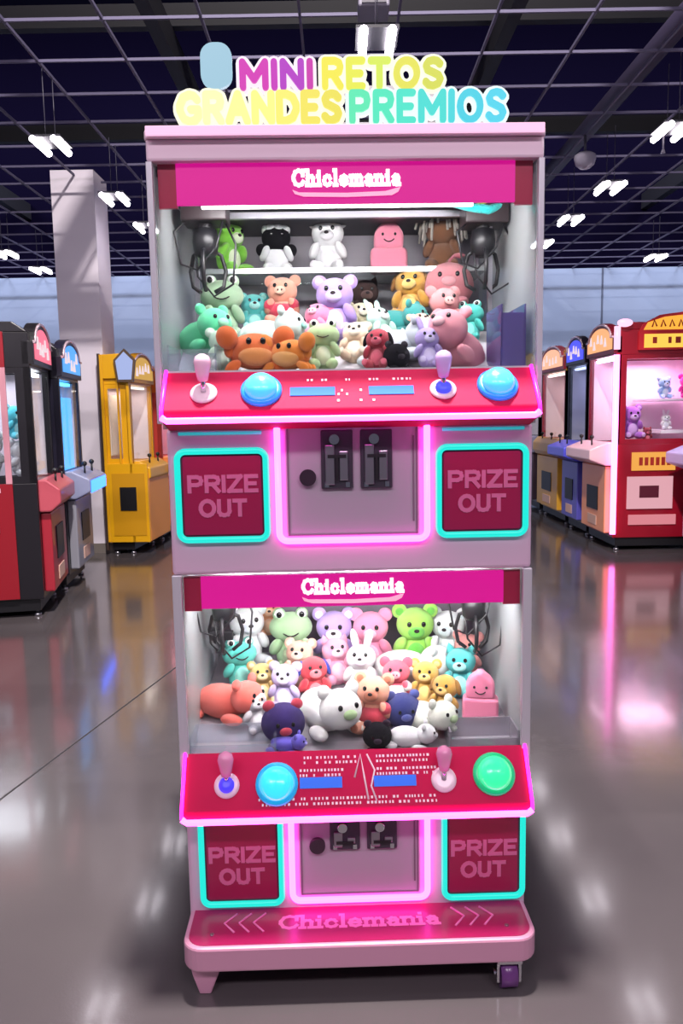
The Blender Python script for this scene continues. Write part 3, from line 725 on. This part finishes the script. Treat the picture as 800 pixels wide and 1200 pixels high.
SH = 1.815
for a in [
 # shelf of the upper compartment
 ('cat', 'lime green and cream plush standing leftmost on the glass shelf behind the claw', '#86d83c', '#e4f0cc', (-.31, .54, SH), .172, 50),
 ('sheep', 'black-faced white plush sheep with black arms on the upper glass shelf', '#141317', '#eef0f2', (-.168, .54, SH), .155, 8),
 ('bear', 'all-white plush bear with round ears on the middle of the glass shelf', '#f2f2f4', '#e6e4e8', (-.014, .54, SH), .168, -4),
 ('gum', 'pink gumdrop-shaped smiling plush on the glass shelf', '#f08aa4', '#f08aa4', (.166, .54, SH), .155, 0),
 ('hairy', 'brown plush with shaggy grey hair at the right end of the glass shelf', '#7d5236', '#a9a39a', (.325, .53, SH), .178, -10),
 # pile in the upper compartment
 ('frog', 'sage green plush frog sitting under the lime toy on the left of the upper pile', '#a5c8a2', '#c6dcbc', (-.313, .37, 1.612), .175, 6),
 ('bear', 'small teal plush bear right beside the sage frog in the upper pile', '#58d0cc', '#a8ece2', (-.232, .46, 1.635), .105, 12, -12),
 ('pig', 'peach plush pig in a red shirt high in the upper pile', '#f2a68c', '#f8c4ac', (-.150, .43, 1.652), .146, -6, -8, 0, '#d4284c'),
 ('pig', 'hot pink plush pig lying below the red-shirted pig', '#f580a8', '#fbb0c8', (-.070, .27, 1.592), .105, -30, -30),
 ('bear', 'lilac purple plush bear in the middle of the upper pile', '#b092dc', '#cdb8ee', (-.002, .31, 1.602), .172, -5, -6),
 ('cat', 'dark brown plush peeking out right of the lilac bear', '#3b2a28', '#5a4440', (.092, .53, 1.66), .125, 10),
 ('dog', 'golden yellow plush dog with brown ears in the upper pile at right', '#d8a23c', '#f0cc78', (.222, .46, 1.665), .13, -14, -6, 0, '#8a5a20'),
 ('long', 'dark teal plush lying under the golden dog', '#1f8f8c', '#46b4ac', (.166, .33, 1.612), .082, 60, 0),
 ('ball', 'round dusty rose plush with a stalk hanging high at the right of the upper pile', '#cf7c86', '#dd98a0', (.330, .44, 1.70), .118, -8, -10, 0, '#b8606c'),
 ('pig', 'dusty pink plush pig below the round rose plush', '#d88a8c', '#e6a8a4', (.296, .27, 1.60), .118, 15, -10),
 ('frog', 'small turquoise plush frog at the right end of the upper pile', '#42cfc0', '#8ee8da', (.366, .31, 1.592), .096, -20, -8),
 ('long', 'long salmon pink plush lying along the front right of the upper pile', '#ef9aa6', '#f8bcc4', (.305, .17, 1.515), .115, -35, -22),
 ('bear', 'peach plush bear on top of the salmon toy, upper pile', '#f4b496', '#fbd2ba', (.238, .21, 1.58), .085, 20, -35),
 ('bunny', 'mint and white plush bunny right of the lilac bear', '#b6e2d2', '#f0f6f0', (.136, .25, 1.585), .12, 35, -30),
 ('bear', 'pale cream plush bear just right of the lilac bear, upper pile', '#efe2bc', '#f7efd6', (.078, .35, 1.607), .095, 15, -20),
 ('crab', 'deep orange plush crab at the front left of the upper pile', '#ea6a1c', '#f49a50', (-.205, .105, 1.512), .092, 10),
 ('crab', 'brighter orange plush crab right of the deep orange crab', '#f58a1e', '#fbb060', (-.118, .085, 1.511), .076, -22),
 ('frog', 'pale green plush frog at the front middle of the upper pile', '#b9d89c', '#e2eec8', (-.036, .125, 1.514), .105, 0, -6),
 ('long', 'mint green plush lying at the far left of the upper pile', '#5ce0a4', '#a4f0cc', (-.352, .245, 1.566), .10, 40, -8),
 ('bear', 'whitish green plush bear in the front left corner of the upper pile', '#bfe0c8', '#dceede', (-.288, .135, 1.512), .095, 15, -12),
 ('long', 'white and aqua plush lying behind the orange crabs', '#d6ece8', '#9adcd6', (-.178, .22, 1.566), .095, 70, -5),
 ('dog', 'crimson plush dog with black ears at the front of the upper pile', '#b8203c', '#e06078', (.098, .095, 1.511), .085, -15, -10, 0, '#1c181c'),
 ('ball', 'little black plush ball at the front beside the crimson dog', '#1a181e', '#38343c', (.143, .072, 1.511), .055, 20),
 ('bunny', 'lavender plush bunny at the front right of the upper pile', '#b9a4e4', '#d8ccf2', (.225, .095, 1.512), .112, 8, -14),
 ('long', 'icy white plush lying behind the lavender bunny', '#e2ecf4', '#c4d8ec', (.158, .175, 1.535), .092, 75, -8),
 ('bear', 'creamy peach plush bear at the front between frog and crimson dog', '#f2d6b8', '#f8e6d2', (.044, .20, 1.535), .10, -10, -25),
 # lower compartment
 ('bear', 'big white plush bear at the back left of the lower pile', '#f0f2f6', '#dfe6ee', (-.285, .51, .632), .185, 20, -8),
 ('frog', 'sage green plush frog at the back of the lower pile, left of lavender bear', '#a8cf9c', '#cbe2b8', (-.152, .50, .618), .195, 4),
 ('bear', 'lavender plush bear with white face at the back of the lower pile', '#b79ae2', '#ece6f6', (-.018, .50, .618), .186, -2),
 ('pig', 'pink smiling plush pig at the back of the lower pile', '#f58cb0', '#fbb4cc', (.095, .49, .618), .184, -5),
 ('bear', 'lime green plush bear with darker belly at the back of the lower pile', '#a0e058', '#5fb83c', (.232, .49, .616), .196, 0),
 ('bear', 'white plush bear at the back right of the lower pile beside the lime bear', '#eef2f4', '#d8e6ea', (.335, .50, .618), .175, -22, -6),
 ('bear', 'orange peach plush peeking above the sage frog under the lower banner', '#f0a878', '#f8c8a4', (-.228, .605, .70), .11, 10),
 ('frog', 'turquoise plush frog at the left of the lower pile under the claw', '#54cfc0', '#9ae8da', (-.296, .37, .604), .128, 20, -8),
 ('pig', 'salmon plush pig under the right claw of the lower compartment', '#ee9a94', '#f6bcb0', (.380, .42, .606), .135, -25, -8),
 ('gum', 'pink box-shaped plush in the lower right corner of the pile', '#f584a8', '#f584a8', (.372, .17, .575), .112, -10),
 ('bunny', 'large fluffy white plush bunny in the middle of the lower pile', '#f6f4f8', '#ece8f2', (.054, .33, .59), .185, -6, -18),
 ('cat', 'pink plush cat left of the fluffy white bunny', '#f8a0c0', '#fcc8da', (-.010, .385, .604), .125, 12, -20),
 ('dog', 'red plush dog with blue ears in the middle of the lower pile', '#d82c3c', '#f08088', (-.078, .275, .588), .112, 14, -12, 0, '#2434a8'),
 ('bear', 'peach plush bear leaning behind the red and blue dog', '#f6b8a0', '#fcd6c6', (-.130, .375, .604), .118, -12, -20),
 ('long', 'long white plush lying behind the gold toys in the lower pile', '#f0f0ee', '#e4e4e8', (.200, .375, .603), .115, 80, 0),
 ('pig', 'coral pink plush pig in a white shirt right of the fluffy bunny', '#ec5870', '#f8a4b0', (.150, .255, .584), .112, -8, -14, 0, '#f4f0f2'),
 ('ball', 'navy blue plush ball in front of the coral pig', '#27306e', '#4a54a0', (.158, .15, .562), .085, 10),
 ('bear', 'golden plush bear right of the coral pig in the lower pile', '#cfa040', '#ecc878', (.232, .25, .584), .108, -12, -12),
 ('dog', 'mustard plush dog in front of the golden bear', '#c49434', '#e4bc6c', (.275, .185, .571), .10, -30, -10, 0, '#94681c'),
 ('cat', 'teal blue plush cat at the right of the lower pile', '#48c4c4', '#a0e6e2', (.338, .29, .59), .13, -14, -8),
 ('long', 'coral red and peach plush lying at the far left of the lower pile', '#f06a5c', '#f8b8a0', (-.318, .215, .577), .105, 60, -4),
 ('bear', 'tan yellow plush bear behind the coral red toy on the left', '#d8b86c', '#eed8a0', (-.226, .285, .588), .10, 10, -18),
 ('bear', 'pale lilac plush bear left of the red and blue dog', '#cabce8', '#e6def6', (-.165, .245, .582), .112, -8, -16),
 ('cat', 'grey-white plush cat at the left front of the lower pile', '#d8d2d6', '#f0ecee', (-.232, .15, .562), .098, 25, -14),
 ('ball', 'dark purple plush ball with red ears at the front of the lower pile', '#2f1c5e', '#c8304c', (-.160, .10, .55), .095, 12),
 ('long', 'large white plush with green snout lying at the front of the lower pile', '#f2f2ee', '#a8c890', (-.045, .155, .556), .125, 28, -6),
 ('bear', 'peach brown plush bear in a red shirt at the front of the lower pile', '#eaa284', '#b86a4c', (.075, .135, .557), .13, -14, -14, 0, '#c83048'),
 ('ball', 'black plush ball at the glass in the front middle of the lower pile', '#17151c', '#3c2c3c', (.083, .055, .547), .062, 0),
 ('long', 'small white plush lying flat at the glass right of the black ball', '#f0f0f2', '#dcdce4', (.168, .062, .547), .06, 78),
 ('long', 'white and pale green plush lying behind the small white toy at right', '#e8ecdc', '#b8d0a0', (.222, .13, .556), .09, 40, -6),
 ('long', 'violet blue plush lying flat at the glass on the left of the lower pile', '#6a5ad8', '#9a8cec', (-.150, .052, .547), .046, 75),
]:
    k, lb, c1, c2, loc, h = a[:6]; ex = a[6:]
    h *= 1.0 if loc[2] == SH else (1.04 if h > .13 else 1.22)
    loc = CMX @ Vector((loc[0], loc[1], loc[2] - (0 if loc[2] == SH else .004)))
    plush(k, lb, c1, c2, loc, h, *ex)
# teal and lime snake plush tucked on the gantry, top right
r = empty('plush_snake', CMX @ Vector((.385, .30, 1.953))); tag(r, 'teal and lime plush snake tucked under the top right corner of the upper compartment', 'plush toy', 'plush toys in the claw machine')
MB().tube([(-.07, -.03, -.002), (-.03, -.05, -.02), (.02, -.05, -.028), (.05, -.04, -.018), (.045, -.02, 0), (.0, -.01, .004)], .012, 10).build('body', plush_mat('#20b8b4'), r)
MB().ell((.0, -.045, .0), (.028, .015, .014)).build('head', plush_mat('#b6e23c'), r)

# ------------------------------------------------------------------ machines along the aisle
def arch(x0, x1, z0, zs, zt, n=14):
    pts = [(x0, z0), (x1, z0), (x1, zs)]
    pts += [((x0 + x1) / 2 + (x1 - x0) / 2 * .82 * math.cos(PI * k / n), zs + (zt - zs) * math.sin(PI * k / n)) for k in range(n + 1)]
    return pts + [(x0, zs)]
def arcade(name, label, A, B, depth, H, near, body, trim, deckc, lower, mq, lamp, lampw, side_window=True, deckglow=None, dz=.98, winz=None, decko=.24):
    A, B = Vector(A), Vector(B); d = (B - A); w = d.length
    r = empty(name, (A.x, A.y, 0), math.atan2(d.y, d.x)); tag(r, label, 'arcade machine', 'arcade machines along the aisle')
    MBd, MTr = mat('paint_' + body[1:], body, .35, coat=.3), mat('paint_' + trim[1:], trim, .4)
    MLo, MDk = mat('paint_' + lower[1:], lower, .38, coat=.2), mat('paint_' + deckc[1:], deckc, .35, coat=.2)
    z1 = dz + .06; z2 = H - .34
    nx0, nx1 = (0, .02) if near == 'lo' else (w - .02, w); fx0, fx1 = (w - .02, w) if near == 'lo' else (0, .02)
    g = MB(); g.box(.0, w, .0, depth, .13, z1); g.build('lower_cabinet', MBd, r, bevel=.006)
    g = MB(); g.box(.02, w - .02, .03, depth - .03, .045, .13); g.build('plinth', M_black, r)
    g = MB(); g.box(0, w, 0, depth, z2, H - .1); g.prism([(0, H - .1), (depth, H - .1), (depth, H - .04), (.1, H - .03)], 'x', 0, w); g.build('top_box', MBd, r, bevel=.006)
    g = MB(); g.box(0, w, depth - .03, depth, z1, z2); g.build('back_panel', mat('in_' + body[1:], '#cbbccb', .5), r)
    g = MB(); g.box(fx0, fx1, 0, depth, z1, z2); g.build('far_side_panel', MTr, r)
    fi = (w - .024, w - .02) if near == 'lo' else (.02, .024)
    g = MB(); g.box(*fi, .05, depth - .04, z1 + .01, z2 - .01); g.build('inner_lining', mat('lining_pale', '#e2d4e0', .5), r)
    for px in (0, w - .045):
        g = MB(); g.box(px, px + .045, 0, .045, z1, z2); g.build('front_post', MTr, r)
    g = MB(); g.box(.045, w - .045, .008, .014, z1, z2); g.build('front_window', M_glass, r)
    if side_window:
        g = MB(); g.box(nx0, nx1, .0, .10, z1, z2); g.box(nx0, nx1, depth - .06, depth, z1, z2); g.box(nx0, nx1, .1, depth - .06, z1, z1 + .05); g.box(nx0, nx1, .1, depth - .06, z2 - .04, z2); g.build('side_frame', MBd, r)
        g = MB(); g.box(nx0 + .007, nx1 - .007, .1, depth - .06, z1 + .05, z2 - .04); g.build('side_window', M_glass, r)
    else:
        g = MB(); g.box(nx0, nx1, 0, depth, z1, z2); g.build('near_side_panel', MTr, r)
    # marquee
    g = MB(); g.prism(arch(.0, w, z2 + .02, H - .16, H), 'y', -.03, .05); mqo = g.build('marquee', MTr, r, bevel=.004)
    g = MB(); g.prism(arch(.05, w - .05, z2 + .06, H - .17, H - .05), 'y', -.034, -.029); g.build('marquee_face', glow(mq, 1.05), mqo)
    g = MB(); R = random.Random(len(label))
    for k in range(5):
        xx = w * (.2 + .13 * k); zz = z2 + .13 + R.uniform(-.02, .05)
        g.tube([(xx - .025, -.036, zz - .03), (xx, -.036, zz + .05), (xx + .025, -.036, zz - .03)], .009, 6)
    g.build('marquee_print', glow('#ffe8f0', .9), mqo)
    g = MB(); g.tube([(p[0], -.034, p[1]) for p in arch(.015, w - .015, z2 + .035, H - .165, H - .015)[2:]], .011, 8); g.build('marquee_edge', mat('edge_chrome', '#e6c8d4', .25, .5), mqo)
    # deck
    g = MB(); o = decko
    g.prism([(0, z1 + .02), (-.06, z1 + .02), (-o, z1 - .05), (-o, z1 - .15), (-.08, z1 - .21), (0, z1 - .21)], 'x', .02, w - .02); dk = g.build('control_deck', MDk, r, bevel=.012)
    if deckglow:
        g = MB(); g.box(.05, w - .05, -o - .004, -o + .002, z1 - .16, z1 - .06); g.build('deck_screen', glow(deckglow, 6.0), dk)
    for px in (.3, .7):
        g = MB(); g.cyl((w * px, -o * .6, z1 - .03), (w * px, -o * .6, z1 + .06), .008); g.ell((w * px, -o * .6, z1 + .07), (.022, .022, .022), sub=2); g.build('joystick', M_black, dk)
    # lower front door with slots
    g = MB(); g.box(.06, w - .06, -.07, 0, .17, z1 - .22); dr = g.build('front_door', MLo, r, bevel=.01)
    g = MB(); g.box(w * .3, w * .7, -.078, -.068, .38, .62); g.build('prize_slot', M_black, dr)
    g = MB(); g.box(w * .34, w * .66, -.076, -.068, .22, .32, .003); g.build('door_label', mat('door_label', '#d8b0a0', .5), dr)
    # lamp
    g = MB(); g.box(.07, w - .07, .06, .10, z2 - .035, z2 - .01); g.build('lamp_strip', glow(lamp, lampw), r)
    g = MB(); g.box(.05, w - .05, depth - .06, depth - .035, z1 + .08, z2 - .1); g.build('glowing_backdrop', mat('backdrop_' + lamp[1:], lamp, .6, emit=lamp, strength=lampw * .045), r)  # back board glows in the lamp colour: interior light put into its material
    al = area('cabinet_lamp', (w / 2, depth * .45, z2 - .05), (w * .7, depth * .5), lampw * 1.0, lin(lamp)[:3]); al.parent = r
    for px in (.06, w - .06):
        for py in (.06, depth - .06):
            c = MB(); c.cyl((px, py, 0), (px, py, .02), .026); c.cyl((px, py, .02), (px, py, .13), .011); c.build('levelling_foot', M_steel, r)
    return r, w, z1, z2, nx0, nx1
def local(r, q): return r.matrix_world @ Vector(q)

def inner_toys(r, spots, side):
    bpy.context.view_layer.update()
    for (k, lb, c1, c2, q, h, yaw, *ex) in spots:
        p = r.matrix_world @ Vector(q)
        t = plush(k, lb, c1, c2, tuple(p), h, yaw, *ex); t['group'] = 'plush toys in the side machines'

# right row: big red machine at the corner
r, w, z1, z2, n0, n1 = arcade('red_arcade_machine', 'big red arcade machine with pink neon corner and yellow side sign on the right', (2.70, 6.80), (2.70, 5.93), 1.15, 2.27, 'hi',
    '#900a22', '#6c0a20', '#f6ccd4', '#f09c70', '#ffb070', '#ffc8ec', 12., True, None, 1.0)
yb = w                      # the camera side is the plane x = w in local space
g = MB(); g.cyl((w + .012, -.005, .17), (w + .012, -.005, 1.93), .028); g.build('corner_neon', glow('#ff70d0', 5.5), r)
g = MB(); g.ell((w + .03, .06, 2.23), (.045, .075, .04)); g.cyl((w + .012, -.005, 1.98), (w + .012, -.005, 2.2), .03); g.build('corner_lamp', glow('#ffc4e4', 1.4), r)
# side sign: rounded crown over a bar
def side_pts(pts, a, b, m, name, parent=None):
    q = MB(); q.prism(pts, 'x', w + a, w + b); return q.build(name, m, parent or r)
sg = side_pts([(.20, 1.97), (1.1, 1.97), (1.1, 2.14), (1.08, 2.22), (.9, 2.30), (.65, 2.33), (.4, 2.30), (.24, 2.22), (.20, 2.14)], .0, .03, mat('sign_red', '#c01c28', .4), 'side_sign')
side_pts([(.24, 2.16), (1.06, 2.16), (1.02, 2.23), (.86, 2.28), (.65, 2.30), (.44, 2.28), (.28, 2.23)], .03, .036, glow('#ffb03c', 1.1), 'sign_crown', sg)
side_pts([(.25, 1.99), (1.06, 1.99), (1.06, 2.12), (.25, 2.12)], .03, .036, glow('#ffc850', 1.15), 'sign_bar', sg)
q = MB(); R = random.Random(2)
for k in range(9): y_ = .32 + k * .085; q.tube([(w + .038, y_, 2.185), (w + .038, y_ + .02, 2.25), (w + .038, y_ + .045, 2.19)], .008, 6)
for (ya, yb_) in ((.33, .37), (.48, .51), (.55, .60), (.64, .67), (.75, .82), (.92, .95)): q.box(w + .036, w + .04, ya, yb_, 2.02 + .01, 2.09)
q.build('sign_print', mat('sign_print', '#a82818', .5), sg)
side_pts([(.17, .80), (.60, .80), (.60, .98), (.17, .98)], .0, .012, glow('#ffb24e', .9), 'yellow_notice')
q = MB()
for k in range(6): q.box(w + .012, w + .016, .24 + k * .055, .275 + k * .055, .85, .93)
q.build('notice_print', mat('sign_print', '#a82818', .5), r)
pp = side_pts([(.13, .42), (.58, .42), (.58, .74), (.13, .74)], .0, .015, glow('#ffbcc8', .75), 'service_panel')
side_pts([(.25, .53), (.44, .53), (.44, .65), (.25, .65)], .015, .022, mat('slot_maroon', '#5a1a2c', .4), 'service_slot', pp)
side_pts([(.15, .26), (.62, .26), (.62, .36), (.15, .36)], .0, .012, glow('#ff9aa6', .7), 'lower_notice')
for ya, yb_, za, zb_ in ((.48, .72, .10, .13), (.46, 1.0, .42, .44)):
    q = MB(); q.box(.06, w - .08, ya, yb_, z1 + za, z1 + zb_); q.build('inner_rack', mat('rack_white', '#e8dcec', .4), r)
inner_toys(r, [
 ('pig', 'magenta plush pig on the rack in the side window of the big red machine', '#e0209c', '#f060b8', (w - .26, .80, z1 + .445), .24, -10),
 ('bear', 'pale blue plush bear on the rack in the side window of the red machine', '#9ac4f0', '#d4e8fb', (w - .26, .57, z1 + .445), .22, 8),
 ('bear', 'violet plush bear at the left of the red machine side window', '#b060d0', '#d8a8ec', (w - .25, .24, z1 + .05), .34, 5),
 ('cat', 'wine red plush cat at the bottom of the red machine side window', '#8c1c38', '#c86078', (w - .22, .40, z1 + .01), .16, 0),
 ('bunny', 'white plush bunny under the rack of the red machine side window', '#f0eef6', '#dcd8ea', (w - .26, .60, z1 + .135), .2, -6),
 ('bear', 'dark blue plush bear low right in the red machine side window', '#2c2c64', '#5c5ca0', (w - .22, .84, z1 + .01), .2, -12)], 1)
arcade('blue_arcade_machine', 'dark machine with bright blue marquee next to the big red machine on the right', (2.72, 7.66), (2.72, 6.92), 1.0, 2.24, 'hi',
    '#2a1830', '#1c1222', '#5a5ce0', '#5a56b8', '#4a50ff', '#a8b4f0', 3., False)
arcade('yellow_arcade_machine', 'yellow and orange machine with two tall windows, third from the right corner', (2.74, 8.95), (2.74, 7.82), 1.0, 2.22, 'hi',
    '#c8902c', '#8a2434', '#d8a038', '#d8a034', '#ffb890', '#ffd8d8', 4., False, decko=.12)
arcade('dark_arcade_machine', 'farthest machine of the right row, dark with yellow top, half hidden by claw machine', (2.74, 10.05), (2.74, 9.1), 1.0, 2.26, 'hi',
    '#5a3a1c', '#3a2416', '#8a8aa8', '#5a4a5c', '#ffc030', '#c8b8c8', 2.)
arcade('lilac_arcade_machine', 'pale lilac machine with protruding deck cut off at the right edge of photo', (3.36, 5.75), (3.36, 5.02), .8, 1.95, 'hi',
    '#9a94b0', '#7c7890', '#b8b4e4', '#a8a4b8', '#c8c8ff', '#e0e0ff', 2., False, dz=.98)

# left row
r, w, z1, z2, n0, n1 = arcade('red_arcade_machine', 'red arcade machine with black corner and pink arched marquee at the left edge', (-2.13, 3.65), (-2.28, 4.42), .95, 2.10, 'lo',
    '#1a171d', '#19161c', '#b8505e', '#a02434', '#ff7088', '#eef0fc', 5, True, None, .90, decko=.15)
M_redp = mat('side_red', '#8c1020', .4, coat=.3)
for za, zb_ in ((.14, z1), (z2, 2.0)):
    q = MB(); q.box(-.012, 0, .16, .95, za, zb_); q.build('side_red_panel', M_redp, r, bevel=.003)
q = MB(); q.box(-.014, 0, .16, .2, z1, z2); q.build('side_window_trim', mat('trim_pinkish', '#c88a98', .4), r)
q = MB(); q.box(-.03, -.012, .26, .40, .62, .80, .004); cb = q.build('coin_box', M_steel, r)
q = MB(); q.cyl((-.04, .33, .72), (-.03, .33, .72), .03); q.build('coin_lock', M_dark, cb)
q = MB(); q.box(-.016, -.012, .24, .34, .90, .93); q.build('side_sticker', mat('sticker', '#d8c0c8', .5), r)
inner_toys(r, [
 ('bear', 'white plush bear in the side window of the left red machine', '#eef4fa', '#d4e6f4', (.25, .34, z1 + .06), .3, 0),
 ('cat', 'bright blue plush cat in the side window of the left red machine', '#4a9cf0', '#a8d4fa', (.3, .6, z1 + .06), .26, 5),
 ('bear', 'cyan plush bear behind the pink front window of the left red machine', '#58d4e8', '#b0eef4', (.5, .22, z1 + .3), .26, 60),
 ('bear', 'white plush bear behind the pink front window of the left red machine', '#f4f0f4', '#e0dce4', (.5, .2, z1 + .02), .28, 60)], 1)
r2, w2, z12, z22, _, _ = arcade('blue_arcade_machine', 'black machine with glowing blue marquee and blue deck between red machine and column', (-2.235, 4.50), (-2.33, 5.28), .9, 2.06, 'lo',
    '#15131c', '#1c1a2c', '#8a90b0', '#8c8c98', '#50a8ff', '#50b4ff', 5., False, '#2a60ff', .90, decko=.2)
q = MB(); q.box(.08, w2 - .2, .03, .05, z12 + .02, z12 + .62); q.build('front_screen', glow('#2fa0ff', 2.2), r2)
# yellow machine beside the column
r3, w3, z13, z23, _, _ = arcade('yellow_arcade_machine', 'yellow machine with white-blue pentagon marquee standing right of the white column', (-2.12, 6.22), (-2.08, 7.0), .29, 2.08, 'lo',
    '#e0a414', '#c88c10', '#e0a414', '#e88c34', '#c89830', '#d8c8bc', 2.5, True, None, .88, decko=.17)
q = MB(); q.box(-.03, .0, .0, .03, .13, 2.02); q.box(-.03, 0, .26, .29, .13, 2.04); q.box(-.03, 0, .03, .26, 1.80, 2.04); q.box(-.03, 0, -.15, .26, .13, z13); q.box(-.035, 0, .11, .125, z13, 1.8); q.build('side_moulding', mat('paint_e0a414', '#e0a414'), r3, bevel=.004)
q = MB(); q.box(-.036, -.03, -.12, .22, .2, z13 - .1); q.build('side_panel_inset', mat('yellow_inset', '#c88e0e', .45), r3)
q = MB(); q.box(-.044, -.036, -.03, .14, .46, .70); q.build('black_hatch', M_black, r3)
q = MB(); q.box(.01, w3 - .01, -.15, .0, .13, z13 - .1); q.build('front_step', mat('yellow_orange', '#e8963a', .4), r3, bevel=.008)
q = MB(); q.prism([(-.06, 1.76), (.1, 1.76), (.13, 1.98), (.02, 2.09), (-.09, 1.98)], 'x', -.07, -.035); mo = q.build('pentagon_marquee', mat('mq_dark', '#5a4632', .4), r3)
q = MB(); q.prism([(-.045, 1.785), (.085, 1.785), (.108, 1.97), (.02, 2.06), (-.068, 1.97)], 'x', -.075, -.07); q.build('pentagon_face', glow('#b4c4f8', .85), mo)
q = MB(); q.box(-.028, 0.0, .288, .312, .05, 2.05); q.build('side_edge', mat('edge_brown', '#3a2a22', .5), r3)
arcade('orange_arcade_machine', 'orange red machine with pale top just behind the yellow machine', (-2.03, 7.15), (-1.99, 8.0), .5, 2.02, 'lo',
    '#e0702c', '#b83a34', '#e88848', '#e87840', '#ffb0a0', '#ff9cb0', 3., False, None, .88)
arcade('magenta_arcade_machine', 'dark magenta machine half hidden between orange machine and claw machine', (-1.98, 8.2), (-1.94, 9.0), .8, 1.95, 'lo',
    '#7a2850', '#4a1c3c', '#9090b0', '#5a3048', '#d060a8', '#c070b0', 2., False, None, .88)
